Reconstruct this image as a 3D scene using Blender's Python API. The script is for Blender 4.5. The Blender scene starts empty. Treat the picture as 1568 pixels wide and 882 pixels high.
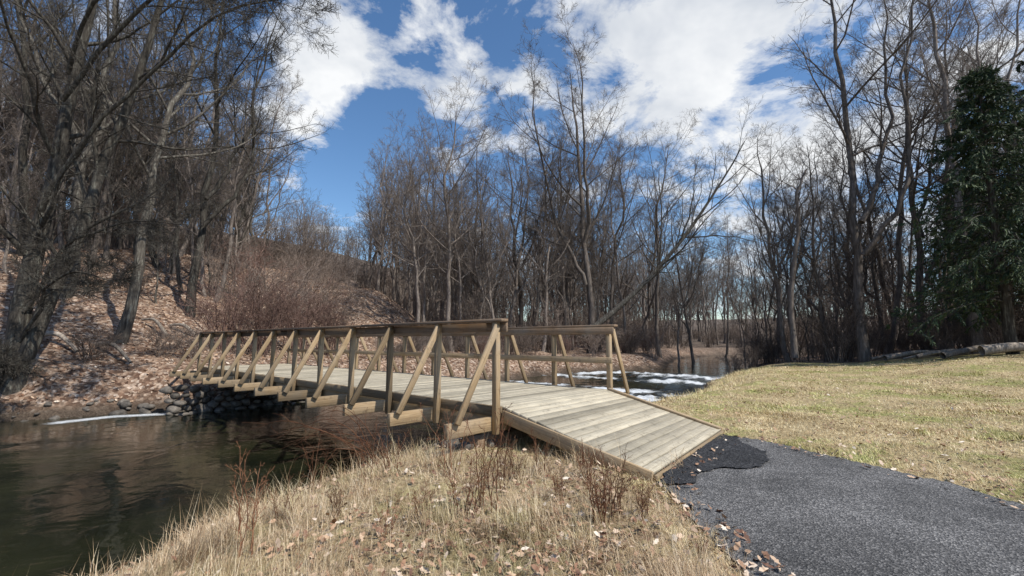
import bpy, math, numpy as np
rng=np.random.default_rng(11)
sc=bpy.context.scene
sc.view_settings.view_transform='Standard'
sc.view_settings.look='None'
sc.view_settings.exposure=0
# ---------------------------------------------------------------- camera
F=688.0; TH=math.radians(6.715); EYE=1.5
cam=bpy.data.cameras.new('camera'); camo=bpy.data.objects.new('camera',cam)
sc.collection.objects.link(camo); camo.location=(0,0,EYE)
camo.rotation_euler=(math.radians(90)+TH,0,0)
cam.sensor_width=36; cam.lens=36*F/1568; cam.clip_end=2000; cam.clip_start=0.05
sc.camera=camo
def ray(px,py):
    a=px-784; b=441-py
    return np.array([a,F*math.cos(TH)-b*math.sin(TH),F*math.sin(TH)+b*math.cos(TH)])
def PZ(px,py,z):
    r=ray(px,py); return np.array([0,0,EYE])+r*((z-EYE)/r[2])
def PY(px,py,Y):
    r=ray(px,py); return np.array([0,0,EYE])+r*(Y/r[1])
def ss(a,b,x):
    t=np.clip((x-a)/(b-a),0,1); return t*t*(3-2*t)
# ---------------------------------------------------------------- mesh helpers
def link(o,parent=None):
    sc.collection.objects.link(o)
    if parent is not None: o.parent=parent
    return o
def empty(name):
    e=bpy.data.objects.new(name,None); sc.collection.objects.link(e); return e
def mkmesh(name,V,polys,mats,smooth=False,uv=None,attrs=None):
    me=bpy.data.meshes.new(name)
    V=np.asarray(V,dtype=np.float32).reshape(-1,3)
    me.vertices.add(len(V)); me.vertices.foreach_set('co',V.ravel())
    li=np.concatenate([p.ravel() for p in polys]).astype(np.int32)
    tot=np.concatenate([np.full(len(p),p.shape[1],dtype=np.int32) for p in polys])
    st=np.concatenate([[0],np.cumsum(tot)[:-1]]).astype(np.int32)
    me.loops.add(len(li)); me.loops.foreach_set('vertex_index',li)
    me.polygons.add(len(tot)); me.polygons.foreach_set('loop_start',st)
    if smooth: me.polygons.foreach_set('use_smooth',np.ones(len(tot),dtype=bool))
    if uv is not None:
        l=me.uv_layers.new(name='UVMap'); l.data.foreach_set('uv',np.asarray(uv,dtype=np.float32).ravel())
    if attrs:
        for k,v in attrs.items():
            a=me.attributes.new(k,'FLOAT','POINT'); a.data.foreach_set('value',np.asarray(v,dtype=np.float32))
    me.update(calc_edges=True)
    for m in (mats if isinstance(mats,list) else [mats]): me.materials.append(m)
    return me
def obj(name,me,parent=None):
    return link(bpy.data.objects.new(name,me),parent)
# ---------------------------------------------------------------- node helpers
def newmat(name):
    m=bpy.data.materials.new(name); m.use_nodes=True
    nt=m.node_tree; b=nt.nodes['Principled BSDF']; return m,nt,b
def ramp(nt,stops,inp,interp='LINEAR'):
    r=nt.nodes.new('ShaderNodeValToRGB'); r.color_ramp.interpolation=interp
    e=r.color_ramp.elements
    while len(e)<len(stops): e.new(0.5)
    for i,(p,c) in enumerate(stops):
        e[i].position=p; e[i].color=(c[0],c[1],c[2],1) if hasattr(c,'__len__') else (c,c,c,1)
    nt.links.new(inp,r.inputs[0]); return r
def mixc(nt,fac,a,b,mode='MIX'):
    m=nt.nodes.new('ShaderNodeMix'); m.data_type='RGBA'; m.blend_type=mode
    for s,v in ((m.inputs[0],fac),(m.inputs[6],a),(m.inputs[7],b)):
        if isinstance(v,(int,float)): s.default_value=v
        elif isinstance(v,tuple): s.default_value=(*v,1)
        else: nt.links.new(v,s)
    return m.outputs[2]
def math_(nt,op,a,b=0.0,clamp=False):
    m=nt.nodes.new('ShaderNodeMath'); m.operation=op; m.use_clamp=clamp
    for s,v in ((m.inputs[0],a),(m.inputs[1],b)):
        if isinstance(v,(int,float)): s.default_value=v
        else: nt.links.new(v,s)
    return m.outputs[0]
def mapping(nt,src,scale,rotz=0):
    m=nt.nodes.new('ShaderNodeMapping'); m.inputs['Scale'].default_value=scale; m.inputs['Rotation'].default_value=(0,0,rotz)
    nt.links.new(src,m.inputs[0]); return m.outputs[0]
def noise(nt,vec,scale,detail=4,rough=0.55,dist=0.0):
    n=nt.nodes.new('ShaderNodeTexNoise'); n.inputs['Scale'].default_value=scale
    n.inputs['Detail'].default_value=detail; n.inputs['Roughness'].default_value=rough
    n.inputs['Distortion'].default_value=dist
    if vec is not None: nt.links.new(vec,n.inputs['Vector'])
    return n.outputs[0]
def bump(nt,b,h,strength,dist):
    n=nt.nodes.new('ShaderNodeBump'); n.inputs['Strength'].default_value=strength; n.inputs['Distance'].default_value=dist
    nt.links.new(h,n.inputs['Height']); nt.links.new(n.outputs[0],b.inputs['Normal'])
# ---------------------------------------------------------------- materials
def wood(name,c1,c2,c3,gray):
    m,nt,b=newmat(name)
    uv=nt.nodes.new('ShaderNodeUVMap').outputs[0]
    geo=nt.nodes.new('ShaderNodeNewGeometry')
    tc=nt.nodes.new('ShaderNodeTexCoord')
    rnd=geo.outputs['Random Per Island']
    add=nt.nodes.new('ShaderNodeVectorMath'); add.operation='ADD'
    comb=nt.nodes.new('ShaderNodeCombineXYZ'); nt.links.new(math_(nt,'MULTIPLY',rnd,37.0),comb.inputs[0]); nt.links.new(math_(nt,'MULTIPLY',rnd,91.0),comb.inputs[1])
    nt.links.new(uv,add.inputs[0]); nt.links.new(comb.outputs[0],add.inputs[1])
    g=noise(nt,mapping(nt,add.outputs[0],(1.2,38,1)),1.6,6,.6,.4)
    r=ramp(nt,[(.28,c1),(.5,c2),(.75,c3)],g)
    w=noise(nt,tc.outputs['Object'],2.2,4,.6)
    c=mixc(nt,ramp(nt,[(.35,0.0),(.7,.75)],w).outputs[0],r.outputs[0],gray)
    br=ramp(nt,[(0,.6),(.5,.95),(1,1.25)],rnd)
    c=mixc(nt,1.0,c,br.outputs[0],'MULTIPLY')
    sp=noise(nt,tc.outputs['Object'],9,6,.75)
    c=mixc(nt,ramp(nt,[(.54,0.0),(.7,.6)],sp).outputs[0],c,(.1,.08,.055))
    nt.links.new(c,b.inputs['Base Color']); b.inputs['Roughness'].default_value=.8
    b.inputs['Specular IOR Level'].default_value=.25
    bump(nt,b,g,.4,.006); return m
M_wood=wood('treated_timber',(.16,.098,.048),(.32,.225,.125),(.44,.325,.195),(.28,.225,.16))
M_deck=wood('weathered_deck',(.25,.21,.145),(.46,.405,.3),(.58,.525,.41),(.33,.295,.225))
M_rail=wood('rail_timber',(.09,.055,.03),(.19,.12,.07),(.28,.19,.12),(.2,.165,.13))

def bark(name,a,bc,c,k=1.0):
    a,bc,c=[tuple(k*t for t in q) for q in (a,bc,c)]
    m,nt,b=newmat(name)
    tc=nt.nodes.new('ShaderNodeTexCoord'); oi=nt.nodes.new('ShaderNodeObjectInfo')
    g=noise(nt,mapping(nt,tc.outputs['Object'],(9,9,1.6)),1.3,5,.65,.3)
    r=ramp(nt,[(.3,a),(.55,bc),(.78,c)],g)
    br=ramp(nt,[(0,.6),(1,1.35)],oi.outputs['Random'])
    nt.links.new(mixc(nt,1.0,r.outputs[0],br.outputs[0],'MULTIPLY'),b.inputs['Base Color'])
    b.inputs['Roughness'].default_value=.9; b.inputs['Specular IOR Level'].default_value=.15
    bump(nt,b,g,.8,.03); return m
M_bark=bark('gray_bark',(.04,.033,.028),(.1,.084,.072),(.19,.167,.147),1.95)
M_bark2=bark('lichen_backlit_bark',(.02,.017,.014),(.068,.06,.05),(.2,.2,.165),1.35)  # lichen bark; its dark tone also paints in backlit shade on left-hand trunks
M_log=bark('dead_log_bark',(.12,.1,.08),(.26,.22,.18),(.42,.38,.32),1.3)
M_shrub=bark('shrub_stems',(.07,.04,.032),(.14,.09,.073),(.22,.16,.13),1.5)
M_shrubd=bark('underbrush_stems',(.05,.039,.032),(.115,.09,.074),(.19,.157,.132),1.8)
M_weed=bark('dead_weed_stems',(.08,.035,.02),(.19,.09,.05),(.3,.18,.1))

def ground_field_color(nt,P):
    n1=noise(nt,P,.45,4,.65,.4); n2=noise(nt,P,3.2,5,.75)
    f=math_(nt,'ADD',math_(nt,'MULTIPLY',n1,.55),math_(nt,'MULTIPLY',n2,.45))
    return ramp(nt,[(.485,0.0),(.58,1.0)],f).outputs[0]
def mk_ground():
    m,nt,b=newmat('ground_surface')
    P=nt.nodes.new('ShaderNodeTexCoord').outputs['Object']
    fine=noise(nt,P,22,6,.75); med=noise(nt,P,5,5,.7)
    g=ground_field_color(nt,P)
    straw=ramp(nt,[(.3,(.22,.155,.085)),(.5,(.44,.34,.19)),(.7,(.62,.52,.32))],fine).outputs[0]
    green=ramp(nt,[(.3,(.09,.11,.025)),(.5,(.24,.26,.075)),(.7,(.42,.43,.15))],fine).outputs[0]
    at=nt.nodes.new('ShaderNodeAttribute'); at.attribute_name='green'
    gm=math_(nt,'MULTIPLY',g,at.outputs['Fac'])
    field=mixc(nt,gm,straw,green)
    v=nt.nodes.new('ShaderNodeTexVoronoi'); v.inputs['Scale'].default_value=9; nt.links.new(P,v.inputs['Vector'])
    sep=nt.nodes.new('ShaderNodeSeparateColor'); nt.links.new(v.outputs['Color'],sep.inputs[0])
    lf=ramp(nt,[(0,(.11,.06,.04)),(.3,(.27,.17,.115)),(.6,(.41,.285,.2)),(.85,(.54,.41,.31)),(1,(.66,.54,.44))],sep.outputs[0]).outputs[0]
    lf=mixc(nt,ramp(nt,[(.38,.8),(.6,0.0)],med).outputs[0],lf,(.1,.066,.048))
    a2=nt.nodes.new('ShaderNodeAttribute'); a2.attribute_name='leaf'
    lm=math_(nt,'ADD',a2.outputs['Fac'],math_(nt,'MULTIPLY',math_(nt,'SUBTRACT',med,.5),.8))
    c=mixc(nt,ramp(nt,[(.4,0.0),(.6,1.0)],lm).outputs[0],field,lf)
    a3=nt.nodes.new('ShaderNodeAttribute'); a3.attribute_name='mud'
    mud=ramp(nt,[(.35,(.03,.022,.016)),(.65,(.13,.1,.075))],fine).outputs[0]
    c=mixc(nt,a3.outputs['Fac'],c,mud)
    a4=nt.nodes.new('ShaderNodeAttribute'); a4.attribute_name='far'
    fc=ramp(nt,[(.3,(.08,.062,.05)),(.7,(.19,.15,.12))],med).outputs[0]
    c=mixc(nt,a4.outputs['Fac'],c,fc)
    pn=noise(nt,P,.8,5,.65)
    c=mixc(nt,1.0,c,ramp(nt,[(.3,.72),(.65,1.1)],pn).outputs[0],'MULTIPLY')
    nt.links.new(c,b.inputs['Base Color']); b.inputs['Roughness'].default_value=.95
    b.inputs['Specular IOR Level'].default_value=.1
    h=math_(nt,'ADD',fine,v.outputs['Distance'])
    bump(nt,b,h,.8,.05); return m
M_ground=mk_ground()
def mk_grass(name,cols,greens,ga):
    m,nt,b=newmat(name)
    P=nt.nodes.new('ShaderNodeTexCoord').outputs['Object']
    geo=nt.nodes.new('ShaderNodeNewGeometry'); r=geo.outputs['Random Per Island']
    s=ramp(nt,cols,r).outputs[0]; g=ramp(nt,greens,r).outputs[0]
    f=ground_field_color(nt,P)
    at=nt.nodes.new('ShaderNodeAttribute'); at.attribute_name='green'
    c=mixc(nt,math_(nt,'MULTIPLY',math_(nt,'MULTIPLY',f,at.outputs['Fac']),ga),s,g)
    pn=noise(nt,P,1.6,4,.65)
    c=mixc(nt,1.0,c,ramp(nt,[(.3,(.64,.57,.5)),(.66,(1.15,1.15,1.15))],pn).outputs[0],'MULTIPLY')
    nt.links.new(c,b.inputs['Base Color']); b.inputs['Roughness'].default_value=.8
    b.inputs['Specular IOR Level'].default_value=.2
    return m
M_grass=mk_grass('field_grass',[(0,(.3,.21,.11)),(.35,(.54,.42,.23)),(.7,(.7,.58,.35)),(1,(.85,.76,.52))],[(0,(.12,.17,.03)),(.5,(.29,.34,.08)),(.8,(.46,.48,.15)),(1,(.68,.6,.32))],.75)
M_thatch=mk_grass('dry_thatch',[(0,(.16,.1,.06)),(.3,(.38,.27,.165)),(.7,(.58,.455,.3)),(1,(.78,.67,.5))],[(0,(.09,.13,.03)),(.6,(.24,.29,.08)),(1,(.45,.4,.2))],.8)
def mk_leaf(name,k):
    m,nt,b=newmat(name); geo=nt.nodes.new('ShaderNodeNewGeometry')
    c=ramp(nt,[(q,tuple(k*t for t in v)) for q,v in [(0,(.13,.06,.035)),(.3,(.3,.16,.09)),(.65,(.48,.32,.2)),(.9,(.63,.48,.35)),(1,(.8,.7,.57))]],geo.outputs['Random Per Island']).outputs[0]
    P=nt.nodes.new('ShaderNodeTexCoord').outputs['Object']
    c=mixc(nt,1.0,c,ramp(nt,[(.3,.7),(.65,1.1)],noise(nt,P,.8,5,.65)).outputs[0],'MULTIPLY')
    nt.links.new(c,b.inputs['Base Color']); b.inputs['Roughness'].default_value=.7; return m
M_leaf=mk_leaf('dead_leaf',1.0); M_leaf2=mk_leaf('hillside_leaf',.95)
def mk_asphalt(name,lo,hi,sc_,bs):
    m,nt,b=newmat(name)
    P=nt.nodes.new('ShaderNodeTexCoord').outputs['Object']
    v=nt.nodes.new('ShaderNodeTexVoronoi'); v.inputs['Scale'].default_value=sc_; nt.links.new(P,v.inputs['Vector'])
    sep=nt.nodes.new('ShaderNodeSeparateColor'); nt.links.new(v.outputs['Color'],sep.inputs[0])
    c=ramp(nt,[(0,lo),(.7,tuple((x*.65+y*.35) for x,y in zip(lo,hi))),(1,hi)],sep.outputs[0]).outputs[0]
    n=noise(nt,P,1.1,6,.7,.5); c=mixc(nt,1.0,c,ramp(nt,[(.3,.45),(.7,1.5)],n).outputs[0],'MULTIPLY')
    nt.links.new(c,b.inputs['Base Color']); b.inputs['Roughness'].default_value=.8
    h=math_(nt,'ADD',v.outputs['Distance'],noise(nt,P,30,5,.75)); bump(nt,b,h,bs,.012); return m
M_asph=mk_asphalt('worn_asphalt',(.04,.039,.039),(.28,.27,.258),80,.9)
M_patch=mk_asphalt('fresh_asphalt',(.008,.008,.009),(.05,.05,.052),45,1.0)
def mk_rock():
    m,nt,b=newmat('river_rock'); P=nt.nodes.new('ShaderNodeTexCoord').outputs['Object']
    geo=nt.nodes.new('ShaderNodeNewGeometry')
    n=noise(nt,P,6,6,.7); c=ramp(nt,[(.3,(.05,.044,.036)),(.55,(.15,.13,.108)),(.75,(.29,.26,.21))],n).outputs[0]
    c=mixc(nt,1.0,c,ramp(nt,[(0,.45),(1,1.2)],geo.outputs['Random Per Island']).outputs[0],'MULTIPLY')
    nt.links.new(c,b.inputs['Base Color']); b.inputs['Roughness'].default_value=.75; bump(nt,b,n,.6,.04); return m
M_rock=mk_rock()
def mk_water():
    m,nt,b=newmat('creek_water'); P=nt.nodes.new('ShaderNodeTexCoord').outputs['Object']
    at=nt.nodes.new('ShaderNodeAttribute'); at.attribute_name='foam'
    n=noise(nt,P,1.1,3,.5,.5)
    n2=noise(nt,P,6,4,.6,.3)
    base=ramp(nt,[(.35,(.006,.008,.005)),(.65,(.022,.024,.011))],noise(nt,P,.5,4)).outputs[0]
    fn=noise(nt,mapping(nt,P,(1.0,2.6,1),math.radians(-55)),5.0,8,.82,.8)
    fm=ramp(nt,[(.5,0.0),(.6,.6),(.68,1.0)],math_(nt,'ADD',math_(nt,'MULTIPLY',at.outputs['Fac'],.37),math_(nt,'MULTIPLY',fn,.6))).outputs[0]
    fm=math_(nt,'MULTIPLY',fm,ramp(nt,[(.02,0.0),(.3,1.0)],at.outputs['Fac']).outputs[0])
    nt.links.new(mixc(nt,fm,base,(.72,.75,.77)),b.inputs['Base Color'])
    nt.links.new(math_(nt,'ADD',math_(nt,'MULTIPLY',fm,.5),.02),b.inputs['Roughness'])
    b.inputs['IOR'].default_value=1.5
    patch=ramp(nt,[(.4,.25),(.6,1.1)],noise(nt,P,.25,3)).outputs[0]
    h=math_(nt,'ADD',n,math_(nt,'MULTIPLY',math_(nt,'MULTIPLY',n2,.28),patch)); h=math_(nt,'ADD',h,math_(nt,'MULTIPLY',fm,1.0))
    bump(nt,b,h,.5,.055); return m
M_water=mk_water()
def mk_needle():
    m,nt,b=newmat('conifer_needles'); geo=nt.nodes.new('ShaderNodeNewGeometry')
    c=ramp(nt,[(0,(.013,.028,.012)),(.5,(.034,.066,.025)),(1,(.095,.13,.045))],geo.outputs['Random Per Island']).outputs[0]
    nt.links.new(c,b.inputs['Base Color']); b.inputs['Roughness'].default_value=.7; return m
M_needle=mk_needle()
# ---------------------------------------------------------------- terrain definition
NS=np.array([(-7,-40),(-5.2,-8),(-4.9,1),(-4.35,4.2),(-3.75,6.6),(-2.6,8.6),(-.9,10.3),(1.9,13.0),(6.6,18.0),(10.4,24.0),(16.3,31.5),(26.5,50),(42,60),(80,68),(300,80)],float)
FS=np.array([(-90,-40),(-45,-10),(-24,5),(-15.9,13.9),(-13.2,15.6),(-10.6,16.9),(-6,23),(1,30),(6.5,31.5),(11.2,34),(19,53),(30,66),(70,80),(300,100)],float)
POLY=np.vstack([NS,FS[::-1]])
def dpoly(x,y,L,closed=False):
    d=np.full(x.shape,1e9); m=len(L)
    for i in range(m if closed else m-1):
        a=L[i]; b=L[(i+1)%m]; ab=b-a
        t=np.clip(((x-a[0])*ab[0]+(y-a[1])*ab[1])/(ab@ab),0,1)
        d=np.minimum(d,np.hypot(x-a[0]-t*ab[0],y-a[1]-t*ab[1]))
    return d
def inside(x,y,L):
    c=np.zeros(x.shape,bool); m=len(L)
    for i in range(m):
        a=L[i]; b=L[(i+1)%m]
        cond=(a[1]>y)!=(b[1]>y)
        with np.errstate(divide='ignore',invalid='ignore'):
            xi=(b[0]-a[0])*(y-a[1])/(b[1]-a[1]+1e-12)+a[0]
        c^=cond&(x<xi)
    return c
def wn(x,y):
    return (np.sin(x*1.3+1.7*np.sin(y*.9))+np.sin(y*1.7+1.3*np.sin(x*1.1+2))+.6*np.sin(x*3.1+y*2.3+np.sin(x*2-y*3))+.5*np.sin(y*4.3-x*2.9+1.3*np.sin(x*3.7)))/3.1
def waterz(x,y):
    s=x*.64+y*.77
    return -.95+.4*ss(21.5,28.5,s)
PATH=np.array([PZ(1006,738,.0)[:2],PZ(1060,795,0)[:2],PZ(1105,850,0)[:2],(1.55,2.3),(1.7,.5),(1.9,-3),(2.5,-12),(6.2,-12),(5.4,-3),(5.0,.5),(4.95,2.5),PZ(1560,768,0)[:2],PZ(1440,735,0)[:2],PZ(1300,703,0)[:2],PZ(1175,674,0)[:2],(3.45,7.45)])
def terrain(x,y,full=False):
    x=np.asarray(x,float); y=np.asarray(y,float)
    jx=x+.25*wn(x*1.1,y*1.1); jy=y+.25*wn(y*1.2+4,x*1.0)
    ins=inside(jx,jy,POLY); dN=dpoly(jx,jy,NS); dF=dpoly(jx,jy,FS); wz=waterz(x,y)
    far=(dF<dN)&~ins
    dd=np.minimum(dN,dF)
    bed=wz-.02-.7*ss(0,2.0,dd)
    hn=wz+(0-wz)*ss(-.4,2.9,dN)**.8
    hn+=1.05*ss(3,16,dN)*ss(9,24,y)*ss(6,20,x)
    hn+=.05*wn(x*.6,y*.6)*ss(1,4,dN)+.03*wn(x*2.5,y*2.5)
    far_ring=ss(70,240,np.hypot(x,y))*ss(2,60,dd)
    hn+=far_ring*16
    hf=wz+(.45-wz)*ss(-.3,2.2,dF)**.8
    w=1-ss(-27,-5,x)
    hf+=(11.5*(1-np.exp(-np.maximum(dF-1.2,0)/20)))*w+.8*ss(2,20,dF)*(1-w)
    hf+=3.2*np.exp(-(((x+12.5)/4.5)**2+((y-42)/7)**2))
    w2=1-ss(-95,10,x)
    hf+=20*ss(35,170,dF)*w2+far_ring*10
    hf+=.3*wn(x*.45,y*.45)*ss(2,8,dF)+.12*wn(x*1.3,y*1.3)*ss(.5,3,dF)
    h=np.where(ins,bed,np.where(far,hf,hn))
    dp=dpoly(x,y,PATH,True); ip=inside(x,y,PATH)
    k=np.where(ip,1.0,1-ss(0.0,.7,dp))
    h=h*(1-k)+(-.035)*k
    if full: return h,ins,far,dN,dF,ip,dp
    return h
g=440
s=np.linspace(-1,1,g); ax=420*np.sinh(5.6*s)/np.sinh(5.6); ay=ax+7
X,Y=np.meshgrid(ax,ay); xs=X.ravel(); ys=Y.ravel()
h,ins,far,dN,dF,ip,dp=terrain(xs,ys,True)
idx=np.arange(g*g).reshape(g,g)
q=np.stack([idx[:-1,:-1],idx[:-1,1:],idx[1:,1:],idx[1:,:-1]],-1).reshape(-1,4)
rr=np.hypot(xs,ys)
leafA=np.where(dF<dN,1.0,ss(34,40,rr))
fg=(1-ss(1.5,4.5,np.hypot(xs-.5,ys-4.2)))*.45
leafA=np.maximum(leafA,np.where(~far&(xs<2.2),fg,0))
mud=np.where(ins,1.0,1-ss(.1,.6,np.minimum(dN,dF)))
greenA=np.where(xs>1.5,.75,.35)*np.where(ys>1,1,.6)
farA=ss(50,90,rr)
me=mkmesh('ground',np.stack([xs,ys,h],-1),[q],M_ground,True,attrs={'leaf':leafA,'green':greenA,'mud':mud,'far':farA})
obj('ground',me)
# ---------------------------------------------------------------- water
gx=np.concatenate([np.arange(-90,-26,1.0),np.arange(-26,40,.2),np.arange(40,120,1.0)]); gy=np.concatenate([np.arange(-38,-2,1.0),np.arange(-2,50,.2),np.arange(50,100,.8)])
X,Y=np.meshgrid(gx,gy); xs=X.ravel(); ys=Y.ravel()
ins=inside(xs,ys,POLY); dd=dpoly(xs,ys,POLY,True)
keep=(ins|(dd<1.3)).reshape(X.shape)
s_=xs*.64+ys*.77
foam=(ss(16.8,18.3,s_)*(1-ss(21,23,s_))*1.0+ss(24,25.2,s_)*(1-ss(27.5,30,s_))*.9)*(.8+.4*np.sin(s_*2.1+wn(xs,ys)*3))
LF=np.array([PZ(90,647,-.95)[:2],PZ(170,638,-.95)[:2],PZ(250,634,-.95)[:2]])
foam=np.maximum(foam,1.0*np.exp(-((dpoly(xs,ys,LF)/.45)**2)))
foam=np.clip(foam,0,1)
wz_=waterz(xs,ys)+foam*(.1*wn(xs*3.3,ys*3.9)+.06*wn(xs*7.3,ys*6.9))*(s_>10)
idx=np.arange(X.size).reshape(X.shape)
q=np.stack([idx[:-1,:-1],idx[:-1,1:],idx[1:,1:],idx[1:,:-1]],-1)[keep[:-1,:-1]&keep[1:,1:]].reshape(-1,4)
used=np.unique(q); rm=np.zeros(X.size,int); rm[used]=np.arange(len(used))
obj('creek_water',mkmesh('creek_water',np.stack([xs,ys,wz_],-1)[used],[rm[q]],M_water,True,attrs={'foam':foam[used]}))
# ---------------------------------------------------------------- path
def sheet(name,poly,z,mat,res=.12,jit=.05,zf=None):
    x0,y0=poly.min(0)-.2; x1,y1=poly.max(0)+.2
    gx=np.arange(x0,x1,res); gy=np.arange(y0,y1,res); X,Y=np.meshgrid(gx,gy)
    ins=inside(X+jit*wn(X*5,Y*5),Y+jit*wn(Y*6,X*4),poly)
    idx=np.arange(X.size).reshape(X.shape)
    k=ins[:-1,:-1]&ins[1:,1:]&ins[1:,:-1]&ins[:-1,1:]
    q=np.stack([idx[:-1,:-1],idx[:-1,1:],idx[1:,1:],idx[1:,:-1]],-1)[k].reshape(-1,4)
    used=np.unique(q); rm=np.zeros(X.size,int); rm[used]=np.arange(len(used))
    Z=np.full(X.size,z) if zf is None else zf(X.ravel(),Y.ravel())
    return obj(name,mkmesh(name,np.stack([X.ravel(),Y.ravel(),Z],-1)[used],[rm[q]],mat,True))
sheet('asphalt_path',PATH,0.0,M_asph,.05,.06,lambda x,y:.004*wn(x,y))
pp=[(1000,742),(1020,744),(1062,738),(1078,722),(1110,719),(1150,718),(1172,716),(1178,706),(1168,688),(1135,676),(1120,668),(1095,664),(1040,690)]
PATCH=np.array([PZ(a,b,.01)[:2] for a,b in pp])
sheet('asphalt_patch',PATCH,.012,M_patch,.018,.09,lambda x,y:.014+.012*np.abs(wn(x*5,y*5))+.008*wn(x*17,y*19)+.006*wn(x*37,y*43))
# ---------------------------------------------------------------- bridge
P0=np.array([-.13,6.65]); P1=np.array([1.90,8.90]); W=np.linalg.norm(P1-P0)
nv=(P1-P0)/W; uv_=np.array([-nv[1],nv[0]]); D0=.557; LB=15.4; SP=1.4
U3=np.array([uv_[0],uv_[1],0]); N3=np.array([nv[0],nv[1],0]); Z3=np.array([0,0,1.])
def BP(s,n,z): return np.array([P0[0],P0[1],0])+U3*s+N3*n+Z3*z
class Boxes:
    def __init__(s): s.V=[];s.Q=[];s.UV=[];s.n=0
    def add(s,c,a,b,d,size):
        a,b,d=[v/np.linalg.norm(v) for v in (a,b,d)]
        L,Wd,H=[x/2 for x in size]
        vs=[]
        for i in (-1,1):
            for j in (-1,1):
                for k in (-1,1): vs.append(c+a*L*i+b*Wd*j+d*H*k)
        loc=[(i*L,j*Wd,k*H) for i in (-1,1) for j in (-1,1) for k in (-1,1)]
        f=[(0,1,3,2),(4,6,7,5),(0,4,5,1),(2,3,7,6),(0,2,6,4),(1,5,7,3)]
        for ff in f:
            s.Q.append([s.n+t for t in ff])
            for t in ff:
                l=loc[t]; s.UV.append((l[0],l[1]+l[2]*1.0+.01*l[0]))
        s.V+=vs; s.n+=8
    def seg(s,p,q,width_dir,w,h):
        a=q-p; L=np.linalg.norm(a); a=a/L
        b=width_dir-a*(a@width_dir); b/=np.linalg.norm(b); d=np.cross(a,b)
        s.add((p+q)/2,a,b,d,(L,w,h))
    def build(s,name,mat,parent,bev=.006):
        me=mkmesh(name,np.array(s.V),[np.array(s.Q)],mat,uv=np.array(s.UV))
        o=obj(name,me,parent)
        if bev:
            m=o.modifiers.new('bevel','BEVEL'); m.width=bev; m.segments=1
        return o
bridge=empty('wooden_footbridge')
deck=Boxes(); pit=.1475; s=.07
while s<LB:
    deck.add(BP(s,W/2+rng.normal(0,.006),D0-.02+rng.normal(0,.0025)),N3+U3*rng.normal(0,.002),U3,Z3,(W-.02+rng.normal(0,.01),.14-rng.uniform(0,.005),.04))
    s+=pit
deck.build('deck_planks',M_deck,bridge,.004)
st=Boxes()
for n in (.07,W*.33,W*.67,W-.07):
    st.seg(BP(0,n,D0-.04-.15),BP(LB,n,D0-.04-.15),N3,.09,.3)
for n in (-.022,W+.022):
    for a in range(4):
        st.seg(BP(a*3.85+.004,n,D0-.075),BP((a+1)*3.85-.004,n,D0-.075),N3,.038,.15)
st.build('stringers',M_wood,bridge)
po=Boxes(); orr=Boxes(); brc=Boxes(); rl=Boxes(); cp=Boxes()
RH=1.265
for i in range(12):
    s=i*SP+.05 if i==0 else i*SP
    orr.seg(BP(s+.09,-.93+rng.normal(0,.012),D0-.24),BP(s+.09,W+.93,D0-.24),U3,.085,.19)
    for n,o in ((-.09,-1),(W+.09,1)):
        po.seg(BP(s,n,D0-.38),BP(s+rng.normal(0,.004),n,D0+RH-.045),N3,.09,.09)
        brc.seg(BP(s-.07,n+o*.05,D0+RH-.1),BP(s-.0,n+o*.74,D0-.15),U3,.042,.1)
po.build('posts',M_wood,bridge); orr.build('outrigger_beams',M_wood,bridge); brc.build('diagonal_braces',M_wood,bridge)
for k in range(4):
    a=k*3.9-.12; b=min((k+1)*3.9-.125,LB+.15)
    for n in (-.09,W+.09):
        cp.seg(BP(a,n,D0+RH-.022),BP(b,n,D0+RH-.022),N3,.15,.042)
    rl.seg(BP(a+.02,-.022,D0+RH-.12),BP(b+.018,-.022,D0+RH-.12),N3,.04,.14)
    rl.seg(BP(a+.02,W+.022,D0+RH-.12),BP(b+.018,W+.022,D0+RH-.12),N3,.04,.14)
cp.build('top_rail_caps',M_rail,bridge)
rl.build('rail_boards',M_rail,bridge)
mr=Boxes()
for k in range(4):
    a=k*3.9-.05; b=min((k+1)*3.9-.055,LB+.05)
    mr.seg(BP(a,W+.022,D0+.56),BP(b,W+.022,D0+.56),N3,.038,.12)
mr.build('mid_rail',M_wood,bridge)
rp=Boxes()
A0=BP(-.01,0,D0); A1=BP(-.01,W,D0)
B0=np.array([*PZ(1000,728,.03)[:2],.05]); B1=np.array([*PZ(1104,659,.04)[:2],.06])
npl=15
for i in range(npl):
    t=(i+.5)/npl
    a=A0+(B0-A0)*t; b=A1+(B1-A1)*t
    along_=((B0-A0)+(B1-A1))/2; L=np.linalg.norm(along_)/npl
    ax_=b-a; up=np.cross(along_,ax_); up/=np.linalg.norm(up); up*=np.sign(up[2])
    rp.add((a+b)/2-up*.02+up*rng.normal(0,.002),ax_,np.cross(up,ax_),up,(np.linalg.norm(ax_)+rng.normal(0,.008),L-.009,.04))
rp.build('ramp_planks',M_deck,bridge,.004)
rf=Boxes()
dn=np.array([0,0,-.13])
rf.seg(A0+dn-N3*.024,B0+np.array([0,0,-.06])-N3*.024,N3,.04,.17)
rf.seg(A1+dn+N3*.024,B1+np.array([0,0,-.06])+N3*.024,N3,.04,.17)
rf.seg(A1+np.array([0,0,.022])-N3*.05,B1+np.array([0,0,.022])-N3*.05,N3,.085,.04)
rf.seg(B0+np.array([0,0,-.045])+(B0-A0)*.012,B1+np.array([0,0,-.045])+(B1-A1)*.012,U3,.04,.07)
rf.seg(A0+np.array([0,0,-.2])+N3*.9,B0+np.array([0,0,-.15])+N3*.9,N3,.08,.18)
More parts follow.
